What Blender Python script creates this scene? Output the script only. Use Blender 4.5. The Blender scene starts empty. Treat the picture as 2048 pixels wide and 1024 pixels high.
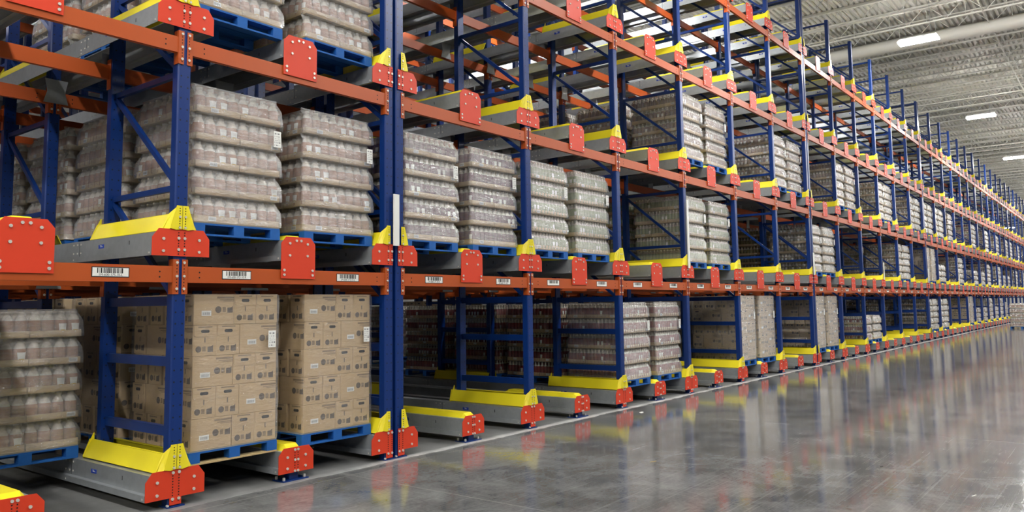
import bpy, math, random
from mathutils import Matrix, Vector
R = random.Random(7)
S = bpy.context.scene
C = S.collection

# ------------------------------------------------------------------ camera, world, exposure
cam = bpy.data.cameras.new('camera')
co = bpy.data.objects.new('camera', cam)
C.objects.link(co)
_r = Vector((0.616607, -0.787151, -0.013706))
_u = Vector((-0.062356, -0.066186, 0.995857))
_f = Vector((0.784797, 0.613198, 0.089895))
M = Matrix((( _r.x, _u.x, -_f.x, -3.9534), (_r.y, _u.y, -_f.y, -7.1154), (_r.z, _u.z, -_f.z, 1.82), (0, 0, 0, 1)))
co.matrix_world = M
cam.sensor_width = 36.0
cam.lens = 1571.68 / 2048 * 36.0
cam.shift_y = -43.26 / 2048
cam.clip_start = 0.05
cam.clip_end = 400
S.camera = co
w = bpy.data.worlds.new('world')
S.world = w
w.use_nodes = True
w.node_tree.nodes['Background'].inputs[0].default_value = (0.75, 0.80, 0.85, 1)
w.node_tree.nodes['Background'].inputs[1].default_value = 0.05
LAMP = 74.0                      # emission strength of the ceiling lights
S.view_settings.view_transform = 'Standard'
S.view_settings.look = 'None'
S.view_settings.gamma = 1.0
S.view_settings.use_curve_mapping = False
S.view_settings.exposure = 1.5
S.cycles.max_bounces = 6
S.cycles.diffuse_bounces = 2
S.cycles.glossy_bounces = 3
S.cycles.transmission_bounces = 2
S.cycles.transparent_max_bounces = 10
S.cycles.sample_clamp_indirect = 6.0
S.cycles.adaptive_threshold = 0.02
S.cycles.caustics_reflective = False
S.cycles.caustics_refractive = False

# ------------------------------------------------------------------ materials
def lin(c):
    return tuple((x / 255 / 12.92) if x / 255 <= 0.04045 else ((x / 255 + 0.055) / 1.055) ** 2.4 for x in c) + (1.0,)

def new_mat(name):
    m = bpy.data.materials.new(name)
    m.use_nodes = True
    nt = m.node_tree
    return m, nt, nt.nodes['Principled BSDF']

def N(nt, t, **kw):
    n = nt.nodes.new(t)
    for k, v in kw.items():
        setattr(n, k, v)
    return n

def math_node(nt, op, a, b=None, c=None):
    n = N(nt, 'ShaderNodeMath', operation=op)
    for i, v in enumerate((a, b, c)):
        if v is None: continue
        if isinstance(v, (int, float)): n.inputs[i].default_value = v
        else: nt.links.new(v, n.inputs[i])
    return n.outputs[0]

def ramp(nt, fac, stops):
    n = N(nt, 'ShaderNodeValToRGB')
    e = n.color_ramp.elements
    while len(e) < len(stops): e.new(0.5)
    for i, (p, c) in enumerate(stops):
        e[i].position = p
        e[i].color = c if len(c) == 4 else tuple(c) + (1,)
    nt.links.new(fac, n.inputs[0])
    return n.outputs[0]

def noise(nt, vec, scale, detail=3, rough=0.5, dist=0.0):
    n = N(nt, 'ShaderNodeTexNoise')
    n.inputs['Scale'].default_value = scale
    n.inputs['Detail'].default_value = detail
    n.inputs['Roughness'].default_value = rough
    n.inputs['Distortion'].default_value = dist
    if vec is not None: nt.links.new(vec, n.inputs['Vector'])
    return n.outputs['Fac']

def mapping(nt, vec, scale=(1, 1, 1), rot=(0, 0, 0)):
    n = N(nt, 'ShaderNodeMapping')
    n.inputs['Scale'].default_value = scale
    n.inputs['Rotation'].default_value = rot
    nt.links.new(vec, n.inputs['Vector'])
    return n.outputs[0]

def mixc(nt, fac, a, b):
    n = N(nt, 'ShaderNodeMix', data_type='RGBA')
    for i, v in ((0, fac), (6, a), (7, b)):
        if isinstance(v, (int, float, tuple)): n.inputs[i].default_value = v
        else: nt.links.new(v, n.inputs[i])
    return n.outputs[2]

def paint(name, rgb, rough=0.4, var=0.15, metallic=0.0, spec=0.5, nscale=6.0, bump=0.0):
    m, nt, b = new_mat(name)
    tc = N(nt, 'ShaderNodeTexCoord')
    c = lin(rgb)
    d = tuple(x * (1 - var) for x in c[:3]) + (1,)
    f = noise(nt, tc.outputs['Object'], nscale, 4, 0.6)
    nt.links.new(mixc(nt, f, d, c), b.inputs['Base Color'])
    b.inputs['Roughness'].default_value = rough
    b.inputs['Metallic'].default_value = metallic
    b.inputs['Specular IOR Level'].default_value = spec
    if bump:
        bn = N(nt, 'ShaderNodeBump')
        bn.inputs['Strength'].default_value = bump
        bn.inputs['Distance'].default_value = 0.01
        nt.links.new(noise(nt, tc.outputs['Object'], nscale * 6, 3), bn.inputs['Height'])
        nt.links.new(bn.outputs[0], b.inputs['Normal'])
    return m

MAT = {}
MAT['blue'] = paint('blue_paint', (6, 48, 116), 0.35, 0.12)
MAT['orange'] = paint('orange_paint', (186, 82, 27), 0.45, 0.10)
MAT['red'] = paint('vermilion_paint', (222, 62, 28), 0.5, 0.06)
MAT['yellow'] = paint('yellow_paint', (246, 228, 40), 0.40, 0.06)
MAT['steel'] = paint('galvanized_steel', (190, 195, 198), 0.36, 0.30, 0.55, nscale=14)
MAT['bolt'] = paint('zinc_bolt', (225, 220, 210), 0.35, 0.1, 0.3)
MAT['dark'] = paint('dark_hole', (18, 16, 16), 0.8, 0.0)
MAT['pallet'] = paint('blue_pallet_paint', (20, 104, 190), 0.7, 0.45, nscale=9)
MAT['wood'] = paint('bare_pallet_wood', (205, 180, 128), 0.75, 0.3, nscale=12)
MAT['card'] = paint('cardboard', (204, 174, 130), 0.8, 0.12, nscale=8)
MAT['traycard'] = paint('tray_cardboard', (214, 184, 142), 0.8, 0.15, nscale=9)
MAT['slip'] = paint('grey_slip_sheet', (165, 160, 150), 0.7, 0.1)
MAT['ink'] = paint('brown_ink', (92, 80, 66), 0.8, 0.1)
MAT['inkfaint'] = paint('faint_ink', (140, 118, 88), 0.8, 0.1)
MAT['white'] = paint('white_label', (240, 240, 234), 0.5, 0.02)
MAT['black'] = paint('black_ink', (25, 24, 24), 0.6, 0.0)
MAT['grey_ink'] = paint('grey_ink', (130, 130, 130), 0.6, 0.0)
MAT['sticker'] = paint('blue_sticker', (40, 70, 170), 0.4, 0.05)
MAT['ceil'] = paint('white_roof_paint', (206, 204, 195), 0.55, 0.06)
MAT['joist'] = paint('white_joist_paint', (204, 202, 193), 0.5, 0.05)
MAT['wall'] = paint('white_wall_panel', (190, 190, 184), 0.7, 0.05)
MAT['housing'] = paint('white_lamp_housing', (230, 230, 228), 0.4, 0.0)
MAT['cap'] = paint('pale_bottle_cap', (196, 186, 172), 0.4, 0.05)
MAT['clear'] = paint('clear_plastic', (226, 214, 198), 0.15, 0.3, nscale=30)
MAT['gold'] = paint('label_print', (205, 170, 80), 0.5, 0.1)
MAT['foam'] = paint('white_marker', (238, 238, 232), 0.5, 0.02)
def liquid(name, rgb, rough=0.18):
    return paint(name, rgb, rough, 0.3, nscale=20)
MAT['peach'] = liquid('peach_juice', (176, 124, 94))
MAT['purple'] = liquid('purple_juice', (98, 34, 66))
MAT['pale'] = liquid('pale_green_juice', (160, 174, 132))
MAT['crimson'] = liquid('red_juice', (138, 22, 26))
MAT['amber'] = liquid('brown_juice', (128, 92, 72))
MAT['olive'] = liquid('yellow_juice', (140, 126, 76))
MAT['milk'] = liquid('white_bottle', (214, 206, 192))

def post_material():                                    # two columns of punched holes on the front and back faces
    m = MAT['blue'].copy(); m.name = 'blue_paint_punched'
    nt = m.node_tree
    b = nt.nodes['Principled BSDF']
    src = b.inputs['Base Color'].links[0].from_socket
    tc = N(nt, 'ShaderNodeTexCoord'); sp = N(nt, 'ShaderNodeSeparateXYZ')
    nt.links.new(tc.outputs['Object'], sp.inputs[0])
    dx = math_node(nt, 'SUBTRACT', math_node(nt, 'ABSOLUTE', sp.outputs[0]), 0.034)
    zz = math_node(nt, 'SUBTRACT', math_node(nt, 'FRACT', math_node(nt, 'DIVIDE', sp.outputs[2], 0.109)), 0.5)
    dz = math_node(nt, 'MULTIPLY', zz, 0.109)
    d2 = math_node(nt, 'ADD', math_node(nt, 'MULTIPLY', dx, dx), math_node(nt, 'MULTIPLY', dz, dz))
    hole = math_node(nt, 'LESS_THAN', d2, 0.0085 ** 2)
    nt.links.new(mixc(nt, hole, src, (0.004, 0.005, 0.012, 1)), b.inputs['Base Color'])
    return m
MAT['post'] = post_material()

def film_material(name, opacity, milky):
    m = bpy.data.materials.new(name); m.use_nodes = True
    nt = m.node_tree; nt.nodes.clear()
    out = N(nt, 'ShaderNodeOutputMaterial')
    tc = N(nt, 'ShaderNodeTexCoord')
    v = tc.outputs['Object']
    streak = noise(nt, mapping(nt, v, (2.2, 2.2, 9.0), (0.25, 0.15, 0.0)), 3.2, 5, 0.62, 0.8)
    patch = noise(nt, v, 2.6, 3, 0.5)
    tr = N(nt, 'ShaderNodeBsdfTransparent')
    tr.inputs[0].default_value = (0.97, 0.97, 0.96, 1)
    df = N(nt, 'ShaderNodeBsdfDiffuse'); df.inputs[0].default_value = (0.90, 0.89, 0.87, 1)
    gl = N(nt, 'ShaderNodeBsdfGlossy'); gl.inputs[0].default_value = (0.95, 0.95, 0.95, 1); gl.inputs['Roughness'].default_value = 0.24
    bn = N(nt, 'ShaderNodeBump'); bn.inputs['Strength'].default_value = 0.8; bn.inputs['Distance'].default_value = 0.04
    rn = noise(nt, mapping(nt, v, (1.0, 1.0, 1.6), (0.5, 0.3, 0.2)), 3.6, 2, 0.5, 1.2)
    ridge = math_node(nt, 'SUBTRACT', 1.0, math_node(nt, 'MINIMUM', math_node(nt, 'MULTIPLY', math_node(nt, 'ABSOLUTE', math_node(nt, 'SUBTRACT', rn, 0.5)), 22.0), 1.0))
    nt.links.new(math_node(nt, 'ADD', streak, math_node(nt, 'MULTIPLY', ridge, 0.10)), bn.inputs['Height'])
    nt.links.new(bn.outputs[0], gl.inputs['Normal'])
    nt.links.new(bn.outputs[0], df.inputs['Normal'])
    mx1 = N(nt, 'ShaderNodeMixShader'); mx1.inputs[0].default_value = 1 - milky
    nt.links.new(df.outputs[0], mx1.inputs[1]); nt.links.new(gl.outputs[0], mx1.inputs[2])
    lw = N(nt, 'ShaderNodeLayerWeight'); lw.inputs[0].default_value = 0.25
    f = math_node(nt, 'MULTIPLY', math_node(nt, 'ADD', math_node(nt, 'MULTIPLY', streak, 0.9), math_node(nt, 'MULTIPLY', patch, 0.35)), opacity)
    f = math_node(nt, 'ADD', f, math_node(nt, 'MULTIPLY', ridge, 0.20 * opacity))
    f = math_node(nt, 'MINIMUM', math_node(nt, 'ADD', f, math_node(nt, 'MULTIPLY', lw.outputs['Facing'], 0.25)), 0.92)
    mx = N(nt, 'ShaderNodeMixShader')
    nt.links.new(f, mx.inputs[0]); nt.links.new(tr.outputs[0], mx.inputs[1]); nt.links.new(mx1.outputs[0], mx.inputs[2])
    nt.links.new(mx.outputs[0], out.inputs[0])
    return m
MAT['film'] = film_material('stretch_film', 0.56, 0.40)
MAT['filmthick'] = film_material('thick_stretch_film', 0.56, 0.50)
MAT['filmthin'] = film_material('thin_stretch_film', 0.20, 0.30)

def lamp_material():
    m = bpy.data.materials.new('lit_lamp_lens'); m.use_nodes = True
    nt = m.node_tree; nt.nodes.clear()
    out = N(nt, 'ShaderNodeOutputMaterial'); e = N(nt, 'ShaderNodeEmission')
    e.inputs[0].default_value = (1.0, 0.985, 0.965, 1); e.inputs[1].default_value = LAMP
    nt.links.new(e.outputs[0], out.inputs[0])
    return m
MAT['lamp'] = lamp_material()

def floor_material():
    m, nt, b = new_mat('polished_concrete')
    geo = N(nt, 'ShaderNodeNewGeometry')
    P = geo.outputs['Position']
    sp = N(nt, 'ShaderNodeSeparateXYZ'); nt.links.new(P, sp.inputs[0])
    big = noise(nt, P, 0.35, 5, 0.6)
    mid = noise(nt, P, 2.3, 6, 0.65, 0.6)
    fine = noise(nt, P, 28.0, 4, 0.6)
    a = math_node(nt, 'ADD', math_node(nt, 'MULTIPLY', big, 0.45), math_node(nt, 'MULTIPLY', mid, 0.45))
    a = math_node(nt, 'ADD', a, math_node(nt, 'MULTIPLY', fine, 0.18))
    base = ramp(nt, a, [(0.36, (0.050, 0.052, 0.052)), (0.52, (0.130, 0.133, 0.131)), (0.70, (0.26, 0.264, 0.260))])
    # scuffs and tyre scratches: thin streaks in several directions
    scr = None
    for rot, sc, th, am in ((0.55, 1.0, 0.665, 0.30), (1.05, 1.3, 0.67, 0.26), (-0.35, 0.9, 0.675, 0.24), (0.80, 2.6, 0.665, 0.20), (0.20, 3.1, 0.66, 0.20), (2.0, 2.2, 0.67, 0.22), (-0.75, 2.8, 0.66, 0.18)):
        n = noise(nt, mapping(nt, P, (0.30 * sc, 34.0 * sc, 1.0), (0, 0, rot)), 1.0, 3, 0.5, 0.5)
        sn = math_node(nt, 'MINIMUM', math_node(nt, 'MAXIMUM', math_node(nt, 'MULTIPLY', math_node(nt, 'SUBTRACT', n, th - 0.03), 16.0), 0.0), 1.0)
        sn = math_node(nt, 'MULTIPLY', sn, am * 0.6)
        scr = sn if scr is None else math_node(nt, 'MAXIMUM', scr, sn)
    scr = math_node(nt, 'MULTIPLY', scr, math_node(nt, 'MINIMUM', math_node(nt, 'MULTIPLY', mid, 2.0), 1.0))
    col = mixc(nt, scr, base, (0.50, 0.49, 0.47, 1))
    # saw-cut joints every 6.1 m
    jy = math_node(nt, 'ABSOLUTE', math_node(nt, 'SUBTRACT', math_node(nt, 'FRACT', math_node(nt, 'DIVIDE', math_node(nt, 'ADD', sp.outputs[1], 3.35), 6.1)), 0.5))
    jx = math_node(nt, 'ABSOLUTE', math_node(nt, 'SUBTRACT', math_node(nt, 'FRACT', math_node(nt, 'DIVIDE', math_node(nt, 'ADD', sp.outputs[0], 1.2), 6.1)), 0.5))
    j = math_node(nt, 'LESS_THAN', math_node(nt, 'MINIMUM', jx, jy), 0.0014)
    col = mixc(nt, math_node(nt, 'MULTIPLY', j, 0.6), col, (0.32, 0.31, 0.29, 1))
    # dusty, unpolished strip under the racks and the pale dust line along their front
    wob = math_node(nt, 'MULTIPLY', math_node(nt, 'SUBTRACT', noise(nt, P, 1.6, 4, 0.6), 0.5), 0.14)
    y = math_node(nt, 'ADD', sp.outputs[1], wob)
    under = ramp(nt, math_node(nt, 'ADD', math_node(nt, 'MULTIPLY', y, 2.5), 0.5), [(0.15, (0, 0, 0)), (0.30, (1, 1, 1))])
    col = mixc(nt, math_node(nt, 'MULTIPLY', under, 0.75), col, mixc(nt, mid, (0.12, 0.12, 0.118, 1), (0.24, 0.24, 0.236, 1)))
    dl = math_node(nt, 'ABSOLUTE', math_node(nt, 'ADD', y, 0.08))
    line = ramp(nt, math_node(nt, 'MULTIPLY', dl, 5.0), [(0.10, (1, 1, 1)), (0.55, (0, 0, 0))])
    line = math_node(nt, 'MULTIPLY', line, math_node(nt, 'ADD', math_node(nt, 'MULTIPLY', mid, 1.5), -0.2))
    worn = math_node(nt, 'MINIMUM', math_node(nt, 'MAXIMUM', math_node(nt, 'MULTIPLY', math_node(nt, 'SUBTRACT', sp.outputs[0], 1.0), 0.4), 0.12), 1.0)
    line = math_node(nt, 'MULTIPLY', line, worn)
    col = mixc(nt, math_node(nt, 'MINIMUM', line, 0.9), col, (0.72, 0.72, 0.70, 1))
    nt.links.new(col, b.inputs['Base Color'])
    r = math_node(nt, 'ADD', math_node(nt, 'MULTIPLY', mid, 0.10), 0.05)
    r = math_node(nt, 'ADD', r, math_node(nt, 'MULTIPLY', math_node(nt, 'MAXIMUM', under, line), 0.5))
    r = math_node(nt, 'ADD', r, math_node(nt, 'MULTIPLY', scr, 0.10))
    nt.links.new(r, b.inputs['Roughness'])
    b.inputs['Specular IOR Level'].default_value = 0.38
    bn = N(nt, 'ShaderNodeBump'); bn.inputs['Strength'].default_value = 0.06; bn.inputs['Distance'].default_value = 0.01
    nt.links.new(math_node(nt, 'ADD', mid, math_node(nt, 'MULTIPLY', fine, 0.15)), bn.inputs['Height']); nt.links.new(bn.outputs[0], b.inputs['Normal'])
    return m
MAT['floor'] = floor_material()

# ------------------------------------------------------------------ mesh building
class MB:
    def __init__(s):
        s.v, s.f, s.m, s.s = [], [], [], []
    def face(s, idx, m, sm=False):
        s.f.append(idx); s.m.append(m); s.s.append(sm)
    def box(s, x0, x1, y0, y1, z0, z1, m):
        b = len(s.v)
        s.v += [(x0, y0, z0), (x1, y0, z0), (x1, y1, z0), (x0, y1, z0), (x0, y0, z1), (x1, y0, z1), (x1, y1, z1), (x0, y1, z1)]
        for q in ((3, 2, 1, 0), (4, 5, 6, 7), (0, 1, 5, 4), (1, 2, 6, 5), (2, 3, 7, 6), (3, 0, 4, 7)):
            s.face(tuple(b + i for i in q), m)
        return s
    def prism(s, poly, axis, a0, a1, m):            # polygon extruded along an axis ('y': poly in xz, 'x': yz, 'z': xy)
        b = len(s.v); n = len(poly)
        for a in (a0, a1):
            for p, q in poly:
                s.v.append({'y': (p, a, q), 'x': (a, p, q), 'z': (p, q, a)}[axis])
        s.face(tuple(range(b, b + n)), m); s.face(tuple(range(b + 2 * n - 1, b + n - 1, -1)), m)
        for i in range(n):
            j = (i + 1) % n
            s.face((b + i, b + n + i, b + n + j, b + j), m)
        return s
    def bar(s, p0, p1, wx, wz, m):                  # box beam from p0 to p1, wx across (roughly X), wz high
        p0, p1 = Vector(p0), Vector(p1); d = (p1 - p0).normalized()
        side = Vector((1, 0, 0)) if abs(d.x) < 0.9 else Vector((0, 1, 0))
        up = side.cross(d).normalized(); side = d.cross(up).normalized()
        b = len(s.v)
        for p in (p0, p1):
            for a, c in ((-1, -1), (1, -1), (1, 1), (-1, 1)):
                s.v.append(tuple(p + side * (a * wx / 2) + up * (c * wz / 2)))
        for q in ((0, 1, 2, 3), (7, 6, 5, 4), (0, 4, 5, 1), (1, 5, 6, 2), (2, 6, 7, 3), (3, 7, 4, 0)):
            s.face(tuple(b + i for i in q), m)
        return s
    def lathe(s, prof, n, c, mats):                 # prof: (r, z); mats: one per segment
        b = len(s.v)
        for r, z in prof:
            for i in range(n):
                a = 2 * math.pi * i / n
                s.v.append((c[0] + r * math.cos(a), c[1] + r * math.sin(a), c[2] + z))
        for k in range(len(prof) - 1):
            for i in range(n):
                j = (i + 1) % n
                s.face((b + k * n + i, b + k * n + j, b + (k + 1) * n + j, b + (k + 1) * n + i), mats[k], True)
        t = b + (len(prof) - 1) * n
        s.face(tuple(t + i for i in range(n)), mats[-1])
        return s
    def disc(s, cx, cz, r, y0, y1, m, n=10):        # short cylinder facing -Y
        return s.prism([(cx + r * math.cos(2 * math.pi * i / n), cz + r * math.sin(2 * math.pi * i / n)) for i in range(n)], 'y', y0, y1, m)
    def mesh(s, name):
        me = bpy.data.meshes.new(name)
        me.from_pydata(s.v, [], s.f)
        names = sorted(set(s.m))
        for k in names: me.materials.append(MAT[k])
        ix = {k: i for i, k in enumerate(names)}
        me.polygons.foreach_set('material_index', [ix[k] for k in s.m])
        me.polygons.foreach_set('use_smooth', s.s)
        me.update()
        return me

def link(name, data, parent=None, loc=(0, 0, 0), rot=0.0, scale=None):
    o = bpy.data.objects.new(name, data)
    C.objects.link(o)
    if parent is not None: o.parent = parent
    o.location = loc
    if rot: o.rotation_euler = (0, 0, rot)
    if scale: o.scale = scale
    return o

def tag(o, label, cat, group=None, kind=None):
    if label:
        o['label'] = label
        LABELS.append((label, o.name))
    if cat: o['category'] = cat
    if group: o['group'] = group
    if kind: o['kind'] = kind
    return o
LABELS = []

def struct(name, mb, label=None):
    o = link(name, mb.mesh(name) if isinstance(mb, MB) else mb)
    o['kind'] = 'structure'
    return o

ORD = ['zeroth', 'first', 'second', 'third', 'fourth', 'fifth', 'sixth', 'seventh', 'eighth', 'ninth', 'tenth', 'eleventh', 'twelfth',
       'thirteenth', 'fourteenth', 'fifteenth', 'sixteenth', 'seventeenth', 'eighteenth', 'nineteenth', 'twentieth', 'twenty-first',
       'twenty-second', 'twenty-third', 'twenty-fourth', 'twenty-fifth', 'twenty-sixth', 'twenty-seventh', 'twenty-eighth', 'twenty-ninth',
       'thirtieth', 'thirty-first', 'thirty-second', 'thirty-third', 'thirty-fourth']
LEVEL = ['floor level', 'first beam level', 'second beam level', 'third beam level', 'top beam level']

# ------------------------------------------------------------------ rack geometry
PITCH, GAP = 2.7, 0.181
DOUBLE = (1, 7, 13, 19, 25)
Z = [0.088, 2.3295, 4.5623, 6.8139, 9.0884]         # underside of the red end plates, level by level
K0, K1 = -1, 31
LANE_END = 13.3
ROWS = [0.0, 2.97, 5.94, 8.91, 11.8]                # front faces of the frames, row by row
FD = 1.46                                           # frame depth
TOP = 10.9
def kx(k): return k * PITCH + sum(GAP for d in DOUBLE if k > d)
def posts(k): return [kx(k), kx(k) + GAP] if k in DOUBLE else [kx(k)]
def bay_left(b): return posts(b)[-1]

# setting -----------------------------------------------------------
struct('floor', MB().box(-26, 131, -31, 33, -0.2, 0, 'floor'))
struct('wall_far', MB().box(130, 130.3, -31, 33, 0, 13.4, 'wall'))
struct('wall_near', MB().box(-26.3, -26, -31, 33, 0, 13.4, 'wall'))
struct('wall_right', MB().box(-26, 130, -31.3, -31, 0, 13.4, 'wall'))
struct('wall_left', MB().box(-26, 130, 33, 33.3, 0, 13.4, 'wall'))
CEIL = 13.0
deck = MB()
y = -31.0
prev = None
pts = []
while y < 33:
    pts += [(y, CEIL), (y + 0.085, CEIL), (y + 0.115, CEIL + 0.075), (y + 0.17, CEIL + 0.075)]
    y += 0.2
for (ya, za), (yb, zb) in zip(pts[:-1], pts[1:]):
    b = len(deck.v)
    deck.v += [(-26, ya, za), (131, ya, za), (131, yb, zb), (-26, yb, zb)]
    deck.face((b, b + 3, b + 2, b + 1), 'ceil')
deck.box(-26, 131, -31, 33, CEIL + 0.12, CEIL + 0.2, 'ceil')
struct('ceiling', deck)
jm = MB()
jm.box(-0.06, 0.06, -31, 33, CEIL - 0.06, CEIL - 0.012, 'joist')
jm.box(-0.05, 0.05, -31, 33, CEIL - 0.74, CEIL - 0.69, 'joist')
yy = -31.0
while yy < 32:
    jm.bar((0, yy, CEIL - 0.70), (0, yy + 0.65, CEIL - 0.05), 0.02, 0.02, 'joist')
    jm.bar((0, yy + 0.65, CEIL - 0.05), (0, yy + 1.3, CEIL - 0.70), 0.02, 0.02, 'joist')
    jm.bar((0, yy + 0.65, CEIL - 0.05), (0, yy + 0.65, CEIL - 0.70), 0.014, 0.014, 'joist')
    yy += 1.3
jmesh = jm.mesh('roof_joist')
x = 26.9 - 1.75 * 30
while x < 129:
    o = link('roof_joist', jmesh, None, (x, 0, 0)); o['kind'] = 'structure'
    x += 1.75
for yb in (-22.4, -15.6, -8.5, -3.6, 4.1, 10.6, 17.4, 24.2):
    mb = MB()
    mb.bar((-26, yb, CEIL - 0.72), (130, yb, CEIL - 0.72), 0.035, 0.035, 'joist')
    mb.bar((-26, yb, CEIL - 0.10), (130, yb, CEIL - 0.10), 0.035, 0.035, 'joist')
    o = struct('roof_bridging', mb)
dm = MB()
n = 18
for yv in (-31.0, 33.0):
    for i in range(n):
        a = 2 * math.pi * i / n
        dm.v.append((30.4 + 0.25 * math.cos(a), yv, 12.18 + 0.25 * math.sin(a)))
for i in range(n):
    dm.face((i, (i + 1) % n, n + (i + 1) % n, n + i), 'joist', True)
struct('roof_duct', dm)

# lights --------------------------------------------------------------
hm = MB(); hm.box(-0.24, 0.24, -0.60, 0.60, 0.03, 0.10, 'housing'); hm.box(-0.08, 0.08, -0.35, 0.35, 0.10, 0.16, 'housing')
HOUS = hm.mesh('housing')
LENS = MB().box(-0.25, 0.25, -0.63, 0.63, -0.03, 0.028, 'lamp').mesh('lens')
ROD = MB().bar((0, -0.4, 0.16), (0, -0.4, 1.35), 0.012, 0.012, 'steel').bar((0, 0.4, 0.16), (0, 0.4, 1.35), 0.012, 0.012, 'steel').mesh('hanger')
near = {26: 'nearest and largest', 41: 'second', 56: 'third and farthest'}
for yl in (-13.5, -9.6, -5.7, -1.82, 4.6, 10.6, 17.5):  # unseen rows flank the aisle row; extras added to brighten fronts and upper rails
    for i in range(10):
        xl = -18.6 + 15 * i
        t = link('ceiling_light', None, None, (xl, yl, 10.98))
        key = int(xl) if yl == -1.82 else 0
        if key in near:
            tag(t, near[key] + ' of the three lit white ceiling lights above the aisle', 'light', 'lit ceiling lights')
        else:
            tag(t, 'unseen lit white LED ceiling light set outside the part of roof shown', 'light', 'lit ceiling lights out of view')
        link('housing', HOUS, t); link('lens', LENS, t); link('hanger', ROD, t)

# frames ---------------------------------------------------------------
def post_mesh():
    mb = MB(); a = 0.067; c = 0.012
    mb.prism([(-a, c), (-a + c, 0), (a - c, 0), (a, c), (a, 0.1), (-a, 0.1)], 'z', 0.006, TOP, 'post')
    return mb.mesh('post')
POST = post_mesh()
FOOT = MB().box(-0.086, 0.086, -0.03, 0.13, 0, 0.012, 'blue').disc(-0.074, 0.02, 0.012, -0.02, 0.0, 'bolt').mesh('foot_plate')
HZ = [0.68, 1.33, 1.907, 3.0, 4.13, 5.17, 6.27, 7.40, 8.50, 9.60, 10.81]
def brace_low(): return MB().box(-0.028, 0.028, 0.09, FD - 0.09, -0.045, 0.045, 'blue').mesh('horizontal_brace')
def brace_up(): return MB().box(-0.022, 0.022, 0.09, FD - 0.09, -0.028, 0.028, 'blue').mesh('horizontal_brace')
BL, BU = brace_low(), brace_up()
DIAGS = [(HZ[i + 1] - 0.03, HZ[i] + 0.03) for i in range(2, len(HZ) - 1)]
DG = [MB().bar((0, FD - 0.09, a), (0, 0.09, b), 0.044, 0.05, 'blue').mesh('diagonal_brace') for a, b in DIAGS]
lat = MB()
for i, h in enumerate(HZ):
    lat.box(-0.025, 0.025, 0.09, FD - 0.09, h - 0.03, h + 0.03, 'blue')
for a, b in DIAGS: lat.bar((0, FD - 0.09, a), (0, 0.09, b), 0.044, 0.05, 'blue')
LATTICE = lat.mesh('bracing')
STRIP = MB().box(-0.045, 0.045, -0.056, -0.038, 0, 0.64, 'foam').mesh('marker_strip')
ROWN = ['front row', 'second row', 'third row', 'fourth row', 'back row']
def post_name(k, j):
    if k < 0: return 'the post outside the picture'
    if k in DOUBLE: return ('left' if j == 0 else 'right') + ' post of the ' + ORD[DOUBLE.index(k) + 1] + ' pair'
    return 'the ' + ORD[k + 1] + ' blue post'
for r, y0 in enumerate(ROWS):
    for k in range(K0, K1 + 1):
        for j, px in enumerate(posts(k)):
            t = link('upright_frame', None, None, (px, y0, 0))
            tag(t, 'blue rack frame in the %s at %s' % (ROWN[r], post_name(k, j)), 'rack frame', 'blue upright frames of the ' + ROWN[r])
            p1 = link('post', POST, t)
            p2 = link('post', POST, t, (0, FD, 0)); p2.scale = (1, -1, 1)
            link('foot_plate', FOOT, t); link('foot_plate', FOOT, t, (0, FD - 0.1, 0))
            if (r == 0 and k <= 14) or (r == 1 and k <= 4):
                for i, h in enumerate(HZ): link('horizontal_brace', BL if i < 3 else BU, t, (0, 0, h))
                for d in DG: link('diagonal_brace', d, t)
            else:
                link('bracing', LATTICE, t)
            if r == 0 and k >= 1 and k % 3 == 1 and (j == 0):
                link('marker_strip', STRIP, t, (0.075 if k in DOUBLE else 0.0, 0, Z[1] + 0.24 if k != 4 else Z[1] + 0.2), 0, (1, 1, 1) if k != 4 else (0.9, 1, 2.2))['label'] = 'tall white marker strip'

# beams ----------------------------------------------------------------
def beam_mesh(full=True):
    mb = MB(); L = PITCH
    mb.box(0.069, L - 0.069, -0.002, 0.05, -0.25, -0.095, 'orange')
    return mb
def connector(side):
    mb = MB(); s = 1
    x0, x1 = 0.016, 0.070
    mb.box(x0, x1, -0.009, -0.003, -0.36, -0.03, 'orange')
    mb.box(0.0685, 0.074, -0.009, 0.075, -0.36, -0.03, 'orange')
    for i, zz in enumerate((-0.06, -0.09, -0.12, -0.15, -0.19, -0.22, -0.25, -0.28, -0.31, -0.335)):
        if i in (0, 4, 8): mb.disc(0.036, zz, 0.013, -0.018, -0.008, 'bolt')
        else: mb.disc(0.036, zz, 0.006, -0.0105, -0.0085, 'dark', 6)
    for zz in (-0.15, -0.2): mb.disc(0.20, zz, 0.008, -0.0035, -0.0015, 'dark', 8)
    if side < 0:
        mb.v = [(-a, b, c) for a, b, c in mb.v]
        mb.f = [tuple(reversed(f)) for f in mb.f]
    return mb.mesh('end_connector')
BEAM = beam_mesh().mesh('beam_bar')
CL, CR = connector(1), connector(-1)
lab = MB()
lab.box(-0.166, 0.166, -0.0035, -0.0022, -0.046, 0.046, 'black')
lab.box(-0.158, 0.158, -0.0045, -0.0034, -0.038, 0.038, 'white')
LABEL = lab.mesh('barcode_label')
def bars_mesh(seed):
    rr = random.Random(seed); mb = MB(); xx = -0.118
    while xx < 0.118:
        wd = rr.choice((0.003, 0.003, 0.006, 0.009, 0.012)); 
        mb.box(xx, min(xx + wd, 0.12), -0.0052, -0.0044, -0.010, 0.036, 'black')
        xx += wd + rr.choice((0.003, 0.004, 0.007, 0.012))
    return mb.mesh('barcode')
BARS = [bars_mesh(i) for i in range(3)]
MAT_TXT = MAT['black']
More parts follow.
